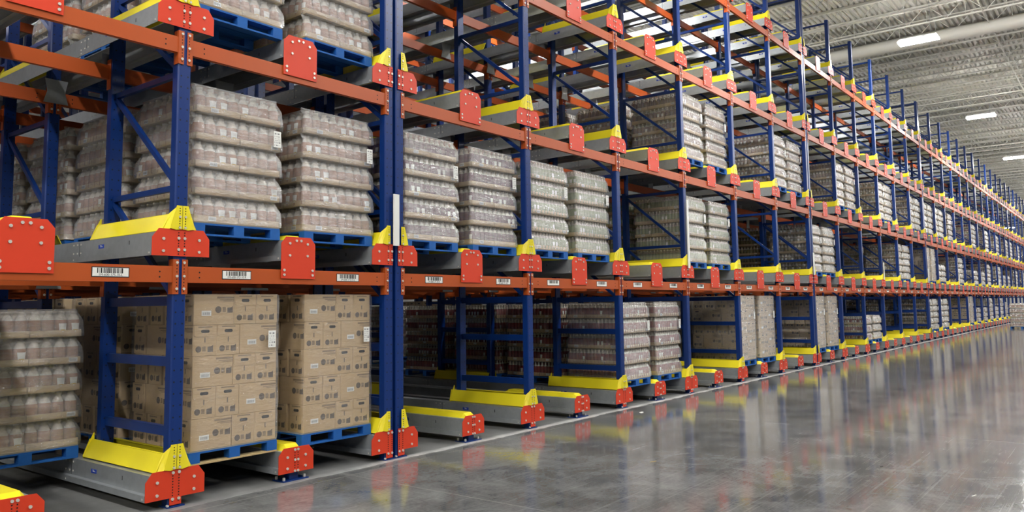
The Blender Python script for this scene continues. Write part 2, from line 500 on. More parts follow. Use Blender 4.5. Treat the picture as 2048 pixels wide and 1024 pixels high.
def text_obj(s, parent, loc, size):
    cu = bpy.data.curves.new('label_text', 'FONT')
    cu.body = s; cu.size = size; cu.align_x = 'CENTER'; cu.align_y = 'CENTER'; cu.extrude = 0.0004
    cu.materials.append(MAT_TXT)
    o = link('label_text', cu, parent, loc)
    o.rotation_euler = (math.pi / 2, 0, 0)
    return o
TEXTS = {(-1, 1): '1M-600-175-10-L', (0, 0): '1M-600-173-10-R', (0, 1): '1M-600-173-10-L', (1, 0): '1M-600-171-10-R', (1, 1): '1M-600-171-10-L'}
beam_rows = []
for y0 in ROWS: beam_rows += [(y0, 1), (y0 + FD, -1)]
KMAX = [31, 16, 12, 10]
RN = ['front', 'second row', 'third row', 'fourth row']
def bay_name(b):
    return 'bay cut off by the left edge' if b < 0 else ORD[b + 1] + ' bay'
rest = MB()
for r, (yb, s) in enumerate(beam_rows):
    for lv in range(1, 5):
        for b in range(K0, K1):
            x0 = bay_left(b)
            if r < 4 and b <= KMAX[r]:
                t = link('rack_beam', BEAM, None, (x0, yb, Z[lv]), 0, (1, s, 1))
                tag(t, 'orange %s beam across the %s %s' % (RN[r], bay_name(b), ['', 'at first level', 'at second level', 'at third level', 'at top level'][lv]), 'beam', 'orange rack beams, ' + RN[r])
                link('end_connector', CL, t); link('end_connector', CR, t, (PITCH, 0, 0))
                if r == 0 and lv == 1:
                    for ln, lx in ((0, 0.607), (1, 2.05)):
                        l = link('barcode_label', LABEL, t, (lx, 0, -0.166)); l['label'] = 'white barcode label'
                        link('barcode', BARS[(b + ln) % 3], l)
                        if (b, ln) in TEXTS:
                            text_obj(TEXTS[(b, ln)], l, (0, -0.0048, -0.025), 0.030)
            else:
                rest.box(x0 + 0.069, x0 + PITCH - 0.069, yb - 0.025, yb + 0.025, Z[lv] - 0.25, Z[lv] - 0.095, 'orange')
o = link('rack_beam', rest.mesh('deep_rack_beams'))
tag(o, 'orange beams deep inside the racks behind the first rows', 'beam', 'orange rack beams, deep inside', 'stuff')

# pallet rails ---------------------------------------------------------
def rail_mesh(web, lip, inner, y0=0.0, y1=LANE_END):
    mb = MB()
    mb.box(inner, web, y0, y1, 0.219, 0.225, 'steel')
    mb.box(web - 0.006, web, y0, y1, 0.058, 0.219, 'steel')
    mb.box(web - 0.006, lip, y0, y1, 0.052, 0.058, 'steel')
    mb.box(lip - 0.006, lip, y0, y1, 0.0, 0.052, 'steel')
    # splice bolts, slots and a small blue maker's sticker on the web
    for yc in (1.66, 4.6, 7.6):
        for dy in (-0.10, -0.02, 0.07):
            for zz in (0.10, 0.19):
                mb.box(web, web + 0.006, y0 + yc + dy, y0 + yc + dy + 0.016, zz - 0.008, zz + 0.008, 'bolt')
        mb.box(lip, lip + 0.004, y0 + yc - 0.05, y0 + yc - 0.035, 0.018, 0.032, 'bolt')
        mb.box(web, web + 0.0012, y0 + yc - 0.06, y0 + yc - 0.055, 0.06, 0.215, 'dark')
    mb.box(lip, lip + 0.006, 0.03, 0.046, 0.018, 0.034, 'bolt')
    mb.box(web, web + 0.001, 0.52, 0.53, 0.13, 0.17, 'dark')
    mb.box(web, web + 0.001, 1.05, 1.17, 0.125, 0.165, 'sticker')
    mb.box(web + 0.001, web + 0.0016, 1.08, 1.13, 0.140, 0.146, 'white')
    mb.box(web + 0.001, web + 0.0016, 1.10, 1.14, 0.152, 0.157, 'white')
    return mb
def mirrored(mb):
    q = MB(); q.v = [(-a, b, c) for a, b, c in mb.v]; q.f = [tuple(reversed(f)) for f in mb.f]; q.m = mb.m; q.s = mb.s
    return q
RAIL_R = rail_mesh(0.236, 0.287, 0.075).mesh('rail'); RAIL_L = mirrored(rail_mesh(0.236, 0.287, 0.075)).mesh('rail')
CRAIL_R = rail_mesh(0.170, 0.220, 0.02).mesh('rail'); CRAIL_L = mirrored(rail_mesh(0.170, 0.220, 0.02)).mesh('rail')
def end_plate(floor, lo, hi):
    mb = MB()
    P = [(-0.289, 0), (-0.289, 0.172), (-0.225, 0.257), (0.225, 0.257), (0.289, 0.172), (0.289, 0)]
    if lo == 0: P = [(0.0, 0.257), (0.225, 0.257), (0.289, 0.172), (0.289, 0)] + ([(0.06, 0), (0.06, -0.066)] if floor else []) + [(-0.045, 0 - (0.066 if floor else 0)), (-0.045, 0.257)]
    elif hi == 0: P = [(-0.289, 0), (-0.289, 0.172), (-0.225, 0.257), (0.045, 0.257), (0.045, 0 - (0.066 if floor else 0))] + ([(-0.06, -0.066), (-0.06, 0)] if floor else [])
    elif floor: P = P + [(0.057, 0), (0.057, -0.066), (-0.057, -0.066), (-0.057, 0)]
    mb.prism(P[::-1], 'y', -0.016, -0.010, 'red')
    zs = [0.02 + 0.0254 * i for i in range(9)] + ([-0.03, -0.005] if floor else [])
    for sx in (-0.03, 0.03):
        for i, zz in enumerate(zs):
            mb.disc(sx, zz, 0.0065, -0.0185, -0.0155, 'dark', 6)
        for zz in ((0.062, 0.170) if not floor else (0.0 - 0.012, 0.228)):
            mb.disc(sx, zz, 0.014, -0.026, -0.015, 'bolt')
    for sx in ((-0.18,) if hi == 0 else (0.18,) if lo == 0 else (-0.18, 0.18)):
        for zz in (0.045, 0.160): mb.disc(sx, zz, 0.014, -0.026, -0.015, 'bolt')
    return mb.mesh('end_plate')
def guide(side, rows=((0.02, 1.5),), front=True):
    mb = MB()
    def skirt(ya, yb):
        b = len(mb.v)
        for (xa, za) in ((0.180, 0.240), (0.096, 0.405)):
            for yv, dz in ((ya, 0), (yb, 0)):
                mb.v.append((xa, yv + (0.04 if (yv == yb and za > 0.3) else 0), za))
        for (xa, za) in ((0.174, 0.236), (0.090, 0.401)):
            for yv in (ya, yb):
                mb.v.append((xa, yv, za))
        for q in ((0, 1, 3, 2), (6, 7, 5, 4), (0, 4, 5, 1), (2, 3, 7, 6), (0, 2, 6, 4), (1, 5, 7, 3)):
            mb.face(tuple(b + i for i in q), 'yellow')
        mb.box(0.070, 0.100, ya + 0.05, yb - 0.02, 0.397, 0.403, 'yellow')
        mb.prism([(0.0695, 0.225), (0.0695, 0.47), (0.077, 0.47), (0.11, 0.40), (0.175, 0.25), (0.175, 0.225)], 'y', yb - 0.012, yb - 0.004, 'yellow')
    for ya, yb in rows: skirt(ya, yb)
    if front:
        mb.prism([(0.003, 0.258), (0.003, 0.484), (0.058, 0.484), (0.112, 0.300), (0.118, 0.262), (0.06, 0.250)], 'y', -0.027, -0.021, 'yellow')
        b = len(mb.v)                                # folded fin between flange and skirt
        mb.v += [(0.060, -0.024, 0.470), (0.116, -0.024, 0.262), (0.183, 0.035, 0.232), (0.106, 0.030, 0.408),
                 (0.056, -0.018, 0.470), (0.110, -0.018, 0.262), (0.177, 0.041, 0.232), (0.100, 0.036, 0.408)]
        for q in ((0, 1, 2, 3), (7, 6, 5, 4), (0, 4, 5, 1), (1, 5, 6, 2), (2, 6, 7, 3), (3, 7, 4, 0)):
            mb.face(tuple(b + i for i in q), 'yellow')
        for i in range(8):
            mb.disc(0.028, 0.285 + 0.0245 * i, 0.006, -0.0285, -0.0265, 'dark', 6)
        for zz in (0.272, 0.375): mb.disc(0.028, zz, 0.012, -0.036, -0.026, 'bolt', 8)
    if side < 0: mb = mirrored(mb)
    return mb.mesh('guide_plate')
EP = {(fl, w_): end_plate(fl, *( (-1, 1) if w_ == 2 else (-1, 0) if w_ == 0 else (0, 1))) for fl in (True, False) for w_ in (0, 1, 2)}
GD = {1: guide(1), -1: guide(-1)}
GD2 = {1: guide(1, ((2.99, 4.42),), False), -1: guide(-1, ((2.99, 4.42),), False)}
_h = MB(); hw = 0.13
_h.prism([(-hw, 0.05), (hw, 0.05), (hw - 0.03, -0.10), (hw + 0.01, -0.24), (-hw - 0.01, -0.24), (-hw + 0.03, -0.10)], 'y', -0.010, -0.004, 'steel')
HANG = _h.mesh('hanger_bracket')
def hang(t):
    for yb in (1.50, 2.945, 4.47): link('hanger_bracket', HANG, t, (0, yb, 0))
for lv in range(5):
    for k in range(K0, K1 + 1):
        ps = posts(k)
        for j, px in enumerate(ps):
            t = link('pallet_rail', None, None, (px, 0, Z[lv]))
            tag(t, 'yellow-guided rails with red plate, %s, %s' % (LEVEL[lv], post_name(k, j)), 'pallet rail', 'pallet rails at ' + LEVEL[lv])
            wd = 2 if len(ps) == 1 else j
            link('end_plate', EP[(lv == 0, wd)], t)
            for sd, rm in ((-1, RAIL_L), (1, RAIL_R)):
                if wd == 0 and sd > 0 or wd == 1 and sd < 0: continue
                link('rail', rm, t)
                link('guide_plate', GD[sd], t)
                if k <= 12: link('guide_plate', GD2[sd], t)
            if lv and k <= 12: hang(t)
def center_plate(floor):
    mb = MB(); a = 0.222; zb = 0.0 if floor else -0.19
    mb.prism([(-a, zb), (-a, 0.19), (-0.16, 0.262), (0.16, 0.262), (a, 0.19), (a, zb)][::-1], 'y', -0.016, -0.010, 'red')
    if floor:
        for sx in (-0.02, 0.02):
            for i in range(9): mb.disc(sx, 0.02 + 0.026 * i, 0.0065, -0.0185, -0.0155, 'dark', 6)
            for zz in (0.015, 0.13, 0.235): mb.disc(sx, zz, 0.013, -0.026, -0.015, 'bolt')
    else:
        for sx in (-0.03, 0.03): mb.disc(sx, 0.222, 0.014, -0.026, -0.015, 'bolt')
        for sx in (-0.185, 0.185):
            for zz in (-0.15, -0.10): mb.disc(sx, zz, 0.014, -0.026, -0.015, 'bolt')
    for sx in (-0.115, 0.115):
        for zz in ((0.05, 0.165) if floor else (0.06, 0.19)): mb.disc(sx, zz, 0.014, -0.026, -0.015, 'bolt')
    return mb.mesh('end_plate')
CP = {True: center_plate(True), False: center_plate(False)}
cg = MB()
sec = [(-0.125, 0.226), (-0.075, 0.285), (0.075, 0.285), (0.125, 0.226)]
b = 0
for yv, sc, zc in ((-0.005, 0.75, 0.0), (0.10, 1, 1), (1.45, 1, 1), (1.55, 0.8, 0.2)):
    for px, pz in sec: cg.v.append((px * sc, yv, 0.2262 + (pz - 0.226) * zc))
for i in range(3):
    for q in range(3): cg.face((i * 4 + q, i * 4 + q + 1, i * 4 + q + 5, i * 4 + q + 4), 'yellow')
CGUIDE = cg.mesh('center_guide')
st = MB()
st.box(-0.055, 0.055, 0.03, 0.13, 0.012 - 0.088, 0.06, 'blue'); st.box(-0.16, 0.16, -0.02, 0.18, -0.088, -0.076, 'blue')
for sx in (-0.13, 0.13):
    for yv in (0.01, 0.14):
        st.box(sx - 0.01, sx + 0.01, yv, yv + 0.02, -0.076, -0.045, 'bolt')
STUB = st.mesh('floor_foot')
for lv in range(5):
    for b in range(K0, K1):
        t = link('center_rail', None, None, (bay_left(b) + PITCH / 2, 0, Z[lv]))
        tag(t, 'middle rails with red plate, %s, %s' % (LEVEL[lv], bay_name(b)), 'pallet rail', 'middle rails at ' + LEVEL[lv])
        link('rail', CRAIL_L, t); link('rail', CRAIL_R, t)
        link('end_plate', CP[lv == 0], t); link('center_guide', CGUIDE, t)
        if lv == 0:
            link('floor_foot', STUB, t); link('floor_foot', STUB, t, (0, 2.9, 0)); link('floor_foot', STUB, t, (0, 5.9, 0))
        elif b <= 12: hang(t)

# pallets ---------------------------------------------------------------
PW, PD, PH = 1.0, 1.2, 0.124
def deck_boards():
    mb = MB()
    for i in range(9):
        mb.box(-PW / 2, PW / 2, 0.133 * i + 0.004, 0.133 * i + 0.125, PH - 0.018, PH, 'pallet')
    return mb
def bottom(m):
    mb = MB()
    for y0 in (0, 0.55, 1.1): mb.box(-PW / 2, PW / 2, y0, y0 + 0.1, 0, 0.018, m)
    return mb
TOPD = deck_boards().mesh('top_deck')
BOT = bottom('pallet').mesh('bottom_boards'); BOTW = bottom('wood').mesh('bottom_boards')
BLOCK = MB().box(-0.06, 0.06, 0, 0.1, 0.018, PH - 0.018, 'pallet').mesh('block')
whole = deck_boards()
q = bottom('pallet'); bb = len(whole.v); whole.v += q.v; whole.f += [tuple(bb + i for i in f) for f in q.f]; whole.m += q.m; whole.s += q.s
for bx in (-0.44, 0, 0.44):
    for by in (0, 0.55, 1.1): whole.box(bx - 0.06, bx + 0.06, by, by + 0.1, 0.018, PH - 0.018, 'pallet')
WHOLE = whole.mesh('pallet')
SLIP = MB().box(-PW / 2 + 0.005, PW / 2 - 0.005, 0.005, PD - 0.005, PH, PH + 0.012, 'slip').mesh('slip_sheet')

# bottles ---------------------------------------------------------------
#            per case across, deep, radius, shape, liquid
TYPES = {'peach': (4, 3, 0.0605, 'jug', 'peach'), 'purple': (5, 4, 0.046, 'slim', 'purple'), 'pale': (6, 5, 0.039, 'slim', 'pale'),
         'crimson': (6, 5, 0.039, 'slim', 'crimson'), 'amber': (5, 4, 0.046, 'slim', 'amber'), 'olive': (5, 4, 0.046, 'jug', 'olive'),
         'milk': (4, 3, 0.0605, 'jug', 'milk')}
LH = 0.278
CW, CD, TH = 0.495, 0.392, 0.065
def bottle_into(mb, tname, cx, cy, cz, seg=10, label=0):
    nx, ny, r, shape, liq = TYPES[tname]
    h = LH - 0.022
    if shape == 'jug':
        prof = [(r * 0.9, 0.0), (r, 0.012), (r, h * 0.52), (r * 0.93, h * 0.64), (r * 0.66, h * 0.80), (r * 0.44, h * 0.88), (r * 0.50, h * 0.885), (r * 0.48, h)]
        mats = [liq, liq, liq, 'clear', 'clear', 'cap', 'cap']
    else:
        prof = [(r * 0.9, 0.0), (r, 0.012), (r, h * 0.58), (r * 0.80, h * 0.70), (r * 0.42, h * 0.85), (r * 0.40, h * 0.90), (r * 0.46, h * 0.905), (r * 0.44, h)]
        mats = [liq, liq, liq, 'clear', 'clear', 'cap', 'cap']
    mb.lathe(prof, seg, (cx, cy, cz), mats)
    if label:
        lh_ = h * 0.17
        zc = cz + h * 0.33
        ang = -math.pi / 2 if label == 1 else math.pi
        bb = len(mb.v); nn = 6
        for dz, k_ in ((-lh_, 0.5), (lh_, 0.66)):
            for q_ in range(nn + 1):
                t = (q_ / nn * 2 - 1) * k_
                rad = r * 1.02 + 0.001
                mb.v.append((cx + rad * math.cos(ang + t), cy + rad * math.sin(ang + t), zc + dz))
        for i in range(nn): mb.face((bb + i, bb + i + 1, bb + nn + 2 + i, bb + nn + 1 + i), 'white')
        bb = len(mb.v)
        for dz in (-lh_ * 0.75, -lh_ * 0.45):
            for q_ in range(nn + 1):
                t = (q_ / nn * 2 - 1) * 0.4
                rad = r * 1.02 + 0.002
                mb.v.append((cx + rad * math.cos(ang + t), cy + rad * math.sin(ang + t), zc + dz))
        for i in range(nn): mb.face((bb + i, bb + i + 1, bb + nn + 2 + i, bb + nn + 1 + i), 'gold')
def bottle_xy(tname, i, j):
    nx, ny = TYPES[tname][:2]
    return (-CW / 2 + CW * (i + 0.5) / nx, -CD / 2 + CD * (j + 0.5) / ny)
def tray_into(mb, ox=0, oy=0, oz=0):
    a, d = CW / 2 - 0.003, CD / 2 - 0.003
    mb.box(ox - a, ox + a, oy - d, oy + d, oz, oz + 0.006, 'traycard')
    for x0, x1, y0, y1 in ((-a, a, -d, -d + 0.004), (-a, a, d - 0.004, d), (-a, -a + 0.004, -d, d), (a - 0.004, a, -d, d)):
        mb.box(ox + x0, ox + x1, oy + y0, oy + y1, oz + 0.006, oz + TH, 'traycard')
TRAY = MB(); tray_into(TRAY); TRAY = TRAY.mesh('bottle_case')
tl = MB(); tl.box(-0.042, 0.042, -0.002, 0, -0.022, 0.022, 'white')
for i in range(9): tl.box(-0.036 + 0.008 * i, -0.032 + 0.008 * i, -0.0028, -0.0018, -0.014, 0.012, 'grey_ink')
TLABEL = tl.mesh('barcode_label')
_cache = {}
def bottle_set(tname, skipfront, skipleft, var):
    key = ('set', tname, skipfront, skipleft, var)
    if key not in _cache:
        nx, ny = TYPES[tname][:2]; mb = MB(); rr = random.Random(var * 7 + 1)
        la, lb = rr.randrange(nx), rr.randrange(0, 3)
        for i in range(nx):
            for j in range(ny):
                if skipfront and j == 0 or skipleft and i == 0: continue
                if 0 < i < nx - 1 and 0 < j < ny - 1: seg = 6
                else: seg = 10
                lb_ = 0
                if j == 0 and la <= i < la + lb: lb_ = 1
                elif i == 0 and j < var - 1: lb_ = 2
                x_, y_ = bottle_xy(tname, i, j)
                bottle_into(mb, tname, x_, y_, 0.007, seg, lb_)
        _cache[key] = mb.mesh('bottles')
    return _cache[key]
def bottle_single(tname, label):
    key = ('b', tname, label)
    if key not in _cache:
        mb = MB(); bottle_into(mb, tname, 0, 0, 0.007, 14, label); _cache[key] = mb.mesh('bottle')
    return _cache[key]
def layer_mesh(tname, var):
    key = ('l', tname, var)
    if key not in _cache:
        mb = MB(); nx, ny = TYPES[tname][:2]; rr = random.Random(var + 3)
        for ci in range(2):
            for cj in range(3):
                ox, oy = (ci - 0.5) * (CW + 0.004), CD / 2 + cj * (CD + 0.006) + 0.005
                tray_into(mb, ox, oy, 0)
                for i in range(nx):
                    for j in range(ny):
                        edge = (ci == 0 and i == 0) or (ci == 1 and i == nx - 1) or (cj == 0 and j == 0) or (cj == 2 and j == ny - 1)
                        if not edge: continue
                        x_, y_ = bottle_xy(tname, i, j)
                        lab_ = 0
                        if ci == 0 and i == 0 and rr.random() < (0.35 if var % 2 else 0.08): lab_ = 2
                        elif cj == 0 and j == 0 and rr.random() < 0.3: lab_ = 1
                        bottle_into(mb, tname, ox + x_, oy + y_, 0.007, 8, lab_)
                # tray labels
                if (var + cj) % 2 == 0 and ci == 0: mb.box(ox - CW / 2 - 0.003, ox - CW / 2, oy - 0.04, oy + 0.04, 0.018, 0.058, 'white')
                if cj == 0 and (var + ci) % 2 == 0: mb.box(ox + 0.13, ox + 0.21, oy - CD / 2 - 0.003, oy - CD / 2, 0.016, 0.056, 'white')
        _cache[key] = mb.mesh('case_layer')
    return _cache[key]
def wrap_mesh(nl, seed, lh=LH, mat='film', bulge=0.05, hx=0.503, hd=1.2, rough=1.0):
    key = ('w', nl, seed, lh, mat, bulge)
    if key in _cache: return _cache[key]
    rr = random.Random(seed * 31 + nl)
    ph = [rr.uniform(0, 6.28) for _ in range(12)]
    nu_x, nu_y = 14, 16
    ring = [(-hx + 2 * hx * i / nu_x, 0.0, 0, -1) for i in range(nu_x)] + [(hx, hd * i / nu_y, 1, 0) for i in range(nu_y)] + \
           [(hx - 2 * hx * i / nu_x, hd, 0, 1) for i in range(nu_x)] + [(-hx, hd - hd * i / nu_y, -1, 0) for i in range(nu_y)]
    n = len(ring); mb = MB(); rows = []
    prof = [(0.0, 0.003), (0.12, 0.006), (0.24, 0.004), (0.42, 0.000), (0.58, -0.05), (0.74, -0.45), (0.88, -0.85), (0.97, -0.9)]
    for l in range(nl):
        for t, o in prof:
            if bulge == 0: o = 0.010 if t not in (0.97, 0.0) else 0.006
            rows.append(((l + t) * lh, o if o >= 0 else o * bulge, l))
    rows.append((nl * lh + 0.004, -bulge * 0.8, nl))
    for z_, o, l in rows:
        for (x_, y_, nx_, ny_) in ring:
            u = x_ * 9 + y_ * 8
            wv = (math.sin(u * 1.3 + ph[l % 12]) * 0.5 + math.sin(u * 2.9 + z_ * 13 + ph[(l + 3) % 12]) * 0.35 + math.sin(u * 5.1 - z_ * 21 + ph[(l + 5) % 12]) * 0.25) * 0.0055 * rough
            d = o + abs(wv) * (1.0 if o >= 0 else 0.4) + 0.003
            cx_ = nx_ * d; cy_ = ny_ * d
            if nx_ == 0 and abs(abs(x_) - hx) < 1e-6: cx_ = math.copysign(d, x_)
            if ny_ == 0 and (y_ < 1e-6 or y_ > hd - 1e-6): cy_ = -d if y_ < 0.5 else d
            mb.v.append((x_ + cx_, y_ + cy_, z_))
    for i in range(len(rows) - 1):
        for q in range(n):
            p = (q + 1) % n
            mb.face((i * n + q, i * n + p, (i + 1) * n + p, (i + 1) * n + q), mat, True)
    t0 = (len(rows) - 1) * n
    mb.face(tuple(t0 + i for i in range(n)), mat)
    _cache[key] = mb.mesh('stretch_wrap')
    return _cache[key]
pl = MB(); pl.box(-0.045, 0.045, -0.002, 0, -0.088, 0.088, 'white')
for zz, hh in ((0.06, 0.016), (0.03, 0.010), (0.008, 0.004), (-0.012, 0.004), (-0.035, 0.018), (-0.066, 0.012)):
    xx = -0.034
    while xx < 0.03:
        pl.box(xx, xx + R.choice((0.004, 0.008, 0.014)), -0.0028, -0.0018, zz - hh / 2, zz + hh / 2, 'grey_ink'); xx += R.choice((0.011, 0.016, 0.019))
PLABEL = pl.mesh('pallet_label')

# cartons ---------------------------------------------------------------
BW, BD, BH = 0.438, 0.256, 0.303
def carton_mesh():
    mb = MB()
    a, d = BW / 2, BD / 2
    c = 0.004
    mb.prism([(-a, -d + c), (-a + c, -d), (a - c, -d), (a, -d + c), (a, d - c), (a - c, d), (-a + c, d), (-a, d - c)], 'z', 0.001, BH - 0.001, 'card')
    def face_long(s):                                # printed long side; s=-1 front
        q = MB(); y0, y1 = -d - 0.0012, -d + 0.0005
        q.disc(0.045, 0.150, 0.034, y0, y1, 'ink', 16)
        q.box(0.092, 0.128, y0, y1, 0.125, 0.175, 'inkfaint')
        q.prism([(0.145, 0.118), (0.205, 0.118), (0.205, 0.185), (0.190, 0.172), (0.145, 0.168)], 'y', y0, y1, 'ink')
        q.box(0.03, 0.215, y0, y1, 0.262, 0.280, 'inkfaint'); q.box(0.06, 0.215, y0, y1, 0.244, 0.252, 'inkfaint'); q.box(0.10, 0.215, y0, y1, 0.232, 0.238, 'inkfaint')
        return q
    def face_short():                                # handle end: flap, hand hole, prints
        q = MB(); w2 = d
        y0, y1 = -a - 0.0012, -a + 0.0005
        q.prism([(-0.118, 0.300), (0.118, 0.300), (0.118, 0.205), (0.098, 0.188), (-0.098, 0.188), (-0.118, 0.205)][::-1], 'y', -a - 0.004, -a, 'card')
        q.box(-0.075, 0.075, y0 - 0.004, y1, 0.278, 0.290, 'inkfaint')
        q.prism([(-0.045, 0.236), (-0.035, 0.226), (0.035, 0.226), (0.045, 0.236), (0.045, 0.246), (0.035, 0.256), (-0.035, 0.256), (-0.045, 0.246)][::-1], 'y', y0 - 0.004, y1, 'dark')
        q.box(-0.005, 0.005, y0, y1, 0.130, 0.180, 'ink')
        q.disc(-0.068, 0.066, 0.031, y0, y1, 'ink', 16); q.box(-0.026, 0.010, y0, y1, 0.044, 0.092, 'inkfaint')
        q.prism([(0.030, 0.036), (0.088, 0.036), (0.088, 0.106), (0.072, 0.092), (0.030, 0.088)], 'y', y0, y1, 'ink')
        return q
    def add(q, rot):
        ca, sa = math.cos(rot), math.sin(rot); b0 = len(mb.v)
        mb.v += [(x_ * ca - y_ * sa, x_ * sa + y_ * ca, z_) for x_, y_, z_ in q.v]
        mb.f += [tuple(b0 + i for i in f) for f in q.f]; mb.m += q.m; mb.s += q.s
    add(face_long(-1), 0); add(face_long(-1), math.pi)
    add(face_short(), math.pi / 2); add(face_short(), -math.pi / 2)
    return mb
CART = carton_mesh()
CARTON = CART.mesh('carton')
cl = MB(); cl.box(-0.052, 0.052, -0.002, 0, -0.026, 0.026, 'white')
for i in range(13): cl.box(-0.042 + 0.0065 * i, -0.042 + 0.0065 * i + (0.002, 0.004, 0.003)[i % 3], -0.0028, -0.0018, -0.016, 0.010, 'grey_ink')
CLABEL = cl.mesh('barcode_label')
CX = 0.478
def carton_layout(mir):
    L = []
    for i in range(4): L.append((-CX + BW / 2, BD / 2 + i * 0.296 + 0.003, 0, 1.0))
    for i in range(2):
        for c in range(2): L.append((-CX + BW + 0.004 + 0.1285 + c * 0.258, BW / 2 + i * 0.462 + 0.003, math.pi / 2 if False else -math.pi / 2, 1.0))
    L.append((-CX + BW + 0.260, 0.93 + BD / 2, 0, 1.16))
    return [((-x_ if mir else x_), y_, r_, s_) for x_, y_, r_, s_ in L]
def carton_layer(mir):
    key = ('cl', mir)
    if key not in _cache:
        mb = MB()
        for x_, y_, r_, s_ in carton_layout(mir):
            ca, sa = math.cos(r_), math.sin(r_); b0 = len(mb.v)
            mb.v += [(x_ + s_ * vx * ca - vy * sa, y_ + s_ * vx * sa + vy * ca, vz) for vx, vy, vz in CART.v]
            mb.f += [tuple(b0 + i for i in f) for f in CART.f]; mb.m += CART.m; mb.s += CART.s
            if r_ == 0 and y_ < 0.2 and s_ == 1: mb.box(x_ - 0.14, x_ - 0.03, y_ - BD / 2 - 0.002, y_ - BD / 2, 0.10, 0.15, 'white')
        _cache[key] = mb.mesh('carton_layer')
    return _cache[key]

# loads -----------------------------------------------------------------
DESC = {'peach': ('wrapped peach juice jugs', 'peach jugs'), 'purple': ('wrapped purple juice bottles', 'purple bottles'),
        'pale': ('wrapped pale green bottles', 'pale bottles'), 'crimson': ('wrapped red juice bottles', 'red bottles'),
        'amber': ('wrapped brown juice bottles', 'brown bottles'), 'olive': ('wrapped yellowish juice jugs', 'yellowish jugs'),
        'milk': ('white wrapped pale jugs', 'pale jugs'), 'carton': ('wrapped brown printed cartons', 'brown cartons')}
DEPTH = ['', ' one pallet back,', ' two pallets back,', ' three pallets back,', ' deep inside,', ' deep inside,', ' far inside,', ' far inside,']
LVW = ['on floor', 'at level one', 'at level two', 'at level three']
n_load = [0]
def pallet(x, y, z, what, where, near, woody=False):
    t = link('pallet', None if near else WHOLE, None, (x, y, z))
    tag(t, 'blue pallet under %s %s' % (what, where), 'pallet', 'blue pallets')
    if near:
        link('top_deck', TOPD, t); link('bottom_boards', BOTW if woody else BOT, t)
        for bx in (-0.44, 0, 0.44):
            for by in (0, 0.55, 1.1): link('block', BLOCK, t, (bx, by, 0))
        link('slip_sheet', SLIP, t)
    return t
